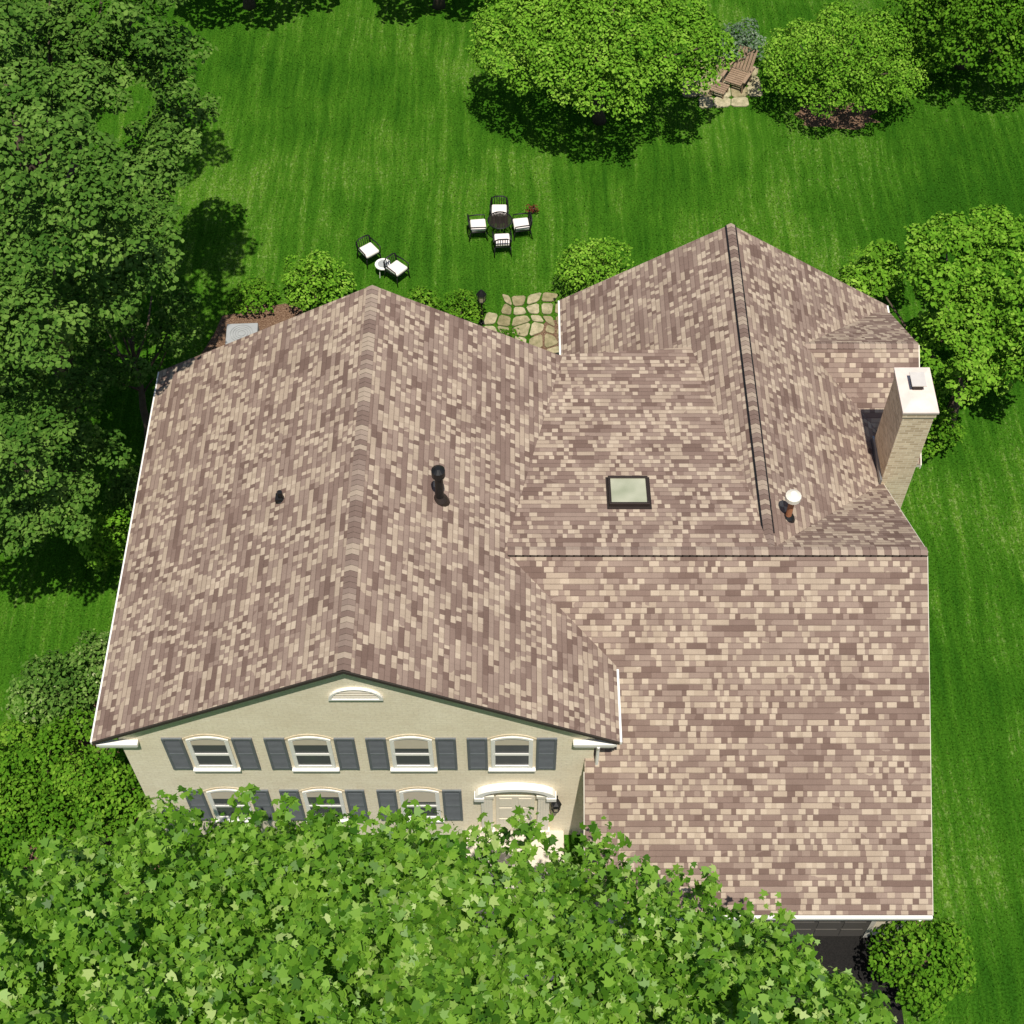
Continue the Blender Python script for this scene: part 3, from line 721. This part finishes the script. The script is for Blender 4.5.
m = MB(); m.tube([(0, 0, 0), (0, 0, .1), (0, 0, .12), (0, 0, 1.05)], [.09, .08, .035, .03], 10); m.build('post', M['black'], t)
m = MB(); m.tube([(0, 0, 1.05), (0, 0, 1.1)], [.05, .14], 6); m.tube([(0, 0, 1.4), (0, 0, 1.5), (0, 0, 1.6)], [.17, .1, .02], 6)
for k in range(6):
    a_ = k*math.pi/3; m.tube([(.13*math.cos(a_), .13*math.sin(a_), 1.1), (.16*math.cos(a_), .16*math.sin(a_), 1.4)], .012, 5)
m.build('lantern', M['black'], t)
m = MB(); m.tube([(0, 0, 1.11), (0, 0, 1.39)], [.11, .14], 6); m.build('lantern_glass', M['amber'], t)
p = P(243, 332, z=.7)
t = thing('air_conditioner', 'pale grey air conditioner unit half hidden behind the left roof edge', 'air conditioner', (p.x, p.y-.2, 0), .05)
rbox(-.5, .5, -.45, .45, .05, .85, 'casing', M['grey'], t, .03)
m = MB()
for r_ in (.12, .2, .28, .36):
    for k in range(24):
        a0, a1 = 2*math.pi*k/24, 2*math.pi*(k+1)/24; m.tube([(r_*math.cos(a0), r_*math.sin(a0), .87), (r_*math.cos(a1), r_*math.sin(a1), .87)], .008, 5)
m.build('fan_grille', M['grey'], t)

# ---------------------------------------------------------------- trees and shrubs
def spaced(n, cu, cv, ru, rv, dmin, z0, zh, ok=lambda u, v: True, zj=1.0):
    out = []; tries = 0
    while len(out) < n and tries < 6000:
        tries += 1
        u = random.uniform(cu-ru, cu+ru); v = random.uniform(cv-rv, cv+rv); e = ((u-cu)/ru)**2+((v-cv)/rv)**2
        if e >= 1 or not ok(u, v) or any((u-a)**2+((v-b)*1.15)**2 < dmin*dmin for a, b, _ in out): continue
        out.append((u, v, z0+zh*math.sqrt(1-e)+random.uniform(-1.1, .9)*zj))
    return [tuple(P(u, v, z=z)) for u, v, z in out]
c_ = spaced(38, 32, 122, 158, 225, 52, 6.8, 5.6, lambda u, v: u > -90 and v > -60, 2.1)
L1 = lobes(c_, 1.05, 13, .40)
for i in range(12): q = P(random.uniform(-60, 80), random.uniform(0, 230), z=4.2); L1.append((q.x, q.y, q.z, 1.3))
tree('maple_tree', 'tall dark green maple filling the upper left corner', 'tree', (-14.2, 15.5, 0), L1, L_dark, .145, 90, r0=.35, up=.8)
c_ = spaced(20, -8, 425, 100, 104, 43, 4.4, 3.4, lambda u, v: u > -80, 1.5)
L2 = lobes(c_, .85, 12, .36)
for i in range(6): q = P(random.uniform(-40, 40), random.uniform(360, 460), z=3.0); L2.append((q.x, q.y, q.z, 1.1))
tree('maple_tree', 'dark green maple at left edge beside the roof, below the tallest maple', 'tree', (-15.5, 8.5, 0), L2, L_dark, .14, 90, r0=.24, up=.8)
c_ = spaced(12, 142, 335, 54, 72, 32, 1.8, 2.4, lambda u, v: u < 178 and v < 365+(150-u)*.8)
tree('small_tree', 'small shaded tree between the big maple and the left rear roof corner', 'tree', (-11.2, 13.0, 0), lobes(c_, .6, 7, .32), L_dark, .13, 90, r0=.14, up=.7)

c = P(604, 46, z=3.3)
cl = crown_clumps((c.x, c.y, 3.2), (4.75, 3.2, 2.3), 130, .58, zmin=-.16, jit=.15)
tree('round_tree', 'broad low bright green tree at top centre with a dark shadow', 'tree', (c.x, c.y, 0), cl, L_lime, .12, 120, r0=.22, up=.6)
c = P(842, 68, z=1.6)
cl = crown_clumps((c.x, c.y, 1.6), (3.1, 2.6, 1.8), 95, .46, zmin=-.2, jit=.22)
tree('small_tree', 'loose bright green ornamental tree over mulch at upper right', 'tree', (c.x, c.y, 0), cl, L_lime, .10, 130, r0=.14)
c = P(740, 44, z=.8); tree('silver_shrub', 'grey green shrub between the two trees at top', 'shrub', (c.x, c.y, 0), dome(c.x, c.y, 1.0, 1.5, 12), L_silver, .10, 110, r0=.05)
c = P(985, 15, z=3); tree('corner_tree', 'dark green tree cut by the top right corner', 'tree', (c.x, c.y+1.0, 0), crown_clumps((c.x+.3, c.y+.6, 2.6), (3.3, 2.6, 2.9), 75, .75, zmin=-.6), L_mid, .14, 80, r0=.2)
for (x, y, r, lab) in ((-10.4, 34.9, 3.4, 'broad tree beyond the top edge, left one, seen by its shadow'), (-2.9, 34.9, 2.3, 'broad tree beyond the top edge near the middle, seen by its shadow')):
    tree('shade_tree', lab, 'tree', (x, y+.1, 0), crown_clumps((x, y+.1, 3.7), (r, r*.85, 1.2), 26, .8, zmin=-.3), L_mid, .25, 36, r0=.22)

c_ = spaced(26, 962, 308, 108, 80, 29, 1.2, 2.7, lambda u, v: not (u < 905 and v > 288), 1.3)
L3 = [c for c in lobes(c_, .66, 9, .33) if c[0] > 12.3 or c[1] > 16.2]
tree('magnolia_tree', 'bright leafy tree crowding the right side of the rear gable', 'tree', (13.6, 13.8, 0), L3, L_lime, .15, 95, r0=.2, rand=.5)
def shrub(u, v, z, r, h, mat, label, size=.11, dens=115, n=14, shape='rhomb', nm='round_shrub'):
    c = P(u, v, z=z); return tree(nm, label, 'shrub', (c.x, c.y, 0), dome(c.x, c.y, r, h, n), mat, size, dens, r0=.05, shape=shape)
shrub(937, 428, .9, .8, 1.5, L_mid, 'low green shrub just behind the brick chimney', nm='low_shrub')
shrub(872, 275, 1.0, 1.0, 1.8, L_lime, 'bright low shrub behind the right end of the rear gable', nm='low_shrub')
shrub(314, 284, .8, 1.05, 1.7, L_lime, 'pale green shrub on mulch behind the left roof ridge')
shrub(254, 298, .4, .7, .8, L_mid, 'low dark green shrub on mulch left of the pale shrub', nm='low_shrub')
shrub(598, 278, 1.2, 1.3, 2.3, L_lime, 'bright round shrub between the two rear roof peaks')
shrub(460, 308, .5, .7, 1.0, L_mid, 'small green shrub just left of the garden lamp post', nm='low_shrub')
shrub(425, 303, .4, .6, .8, L_mid, 'small green shrub at the back wall right of the roof peak', nm='low_shrub')
shrub(505, 345, .4, .55, .8, L_mid, 'small shrub against the rear wall beside the flagstones', nm='low_shrub')
shrub(533, 210, .15, .22, .35, L_red, 'tiny dark red plant on the lawn beside the right garden chair', .07, 200, 6, nm='red_plant')
shrub(114, 545, 1.0, .95, 2.2, L_lime, 'bright shrub beside the left roof edge halfway along')
shrub(132, 495, .8, .8, 1.8, L_dark, 'shrub beside the left roof edge, close under the dark maple')  # darker leaf colour deepens the shade pocket beside the eave
shrub(62, 695, 1.0, 1.25, 2.0, L_varie, 'variegated pale leaved shrub left of the front roof corner', .12)
shrub(98, 652, .7, .7, 1.3, L_varie, 'smaller variegated shrub against the left wall', .11)
shrub(45, 765, 1.4, 1.5, 2.3, L_mid, 'dense bright green clipped shrub at the left front corner', .11, 130, 18)
shrub(112, 775, 1.8, 1.2, 2.9, L_mid, 'dense clipped shrub touching the front wall corner', .11, 130, 18)
shrub(165, 803, 1.4, .95, 2.3, L_mid, 'clipped shrub below the leftmost ground floor window', .11, 130)
shrub(10, 815, 1.4, 1.4, 2.2, L_mid, 'dark clipped shrub at the left picture edge above the foreground leaves', .11, 120)
shrub(80, 830, 1.4, 1.4, 2.2, L_mid, 'clipped shrub just above the foreground leaves, second from the left edge', .11, 120)
shrub(921, 962, 1.0, 1.1, 1.8, L_mid, 'round dark green shrub at the garage corner beside the driveway', .12, 110, 20)
shrub(300, 840, .8, .7, 1.2, L_mid, 'shrub under the middle ground floor window', .11, 110, 8)
shrub(225, 836, .8, .7, 1.2, L_mid, 'shrub under the left ground floor window', .11, 110, 8)

# foreground tree: sprays of lobed leaves over a broken, undulating canopy
def bound(u):
    pts = [(-250, 845), (0, 856), (60, 838), (110, 820), (180, 802), (300, 800), (400, 806), (480, 818), (560, 832), (620, 838), (680, 872), (740, 896), (810, 938), (858, 980), (896, 1018), (930, 1090), (960, 1200)]
    for (a, va), (b_, vb) in zip(pts, pts[1:]):
        if a <= u <= b_: return va+(vb-va)*(u-a)/(b_-a)+8*math.sin(u*.07)+8*math.sin(u*.19+1)
    return 1300
def canopy_z(x, y): return 1.0*math.sin(x*1.9+.9*math.sin(y*2.1))*math.sin(y*2.0+x*.6+2)+.5*math.sin(x*3.6+y*2.5)+.4*math.sin(y*4.5-x*1.5)
def gap(x, y): return math.sin(x*3.1+1.3*math.sin(y*2.7)+1)*math.sin(y*3.7+1.1*math.sin(x*2.2))
t = thing('sycamore_tree', 'large leafy lime green tree filling the foreground along the bottom', 'tree', (-3.0, -11.5, 0), group='trees standing round the house')
pos, nrm, tint, cents = [], [], [], []
for i in range(7400):
    u = random.uniform(-170, 940); vb = bound(u)+random.gauss(13, 10)
    if vb > 1230: continue
    v = vb+random.random()*(1230-vb)
    d = max(0, min(1, (v-vb)/190))
    q = P(u, v, z=11); z = 8.6+3.4*d**.7+canopy_z(q.x, q.y)*(.4+.8*d)
    if gap(q.x, q.y) > .52: z -= random.uniform(2.2, 3.8)
    elif random.random() < .24: z -= random.uniform(.8, 3.0)
    c = P(u, v, z=z); cents.append((c.x+3, c.y+11.5, c.z, .4))
    k = random.randint(5, 10); ct = random.gauss(.50, .16); rad = random.uniform(.15, .32)
    tilt = Vector((random.gauss(0, .45), random.gauss(-.1, .45), 1)).normalized()
    for j in range(k):
        a = 6.283*j/k+random.uniform(-.5, .5); rr = rad*random.uniform(.3, 1.15)
        dv = Vector((math.cos(a), math.sin(a), 0)); dv -= tilt*dv.dot(tilt)
        pos.append((c.x+3+dv.x*rr, c.y+11.5+dv.y*rr, c.z+dv.z*rr-.35*rr+random.uniform(-.12, .12)))
        nn = tilt+dv*.6+Vector((random.gauss(0, .42), random.gauss(0, .42), random.gauss(0, .2)))
        nrm.append(tuple(nn)); tint.append(min(1, max(0, random.gauss(ct, .18))))
link('crown', leaf_mesh('crown', np.array(pos), unit(np.array(nrm)), .178, 'maple', np.array(tint)), L_front, t)
trunk(t, (0, 0, -.05), (.3, .4, 8.0), .4, [(a, b, c-1, r) for a, b, c, r in cents[::57]], 30)
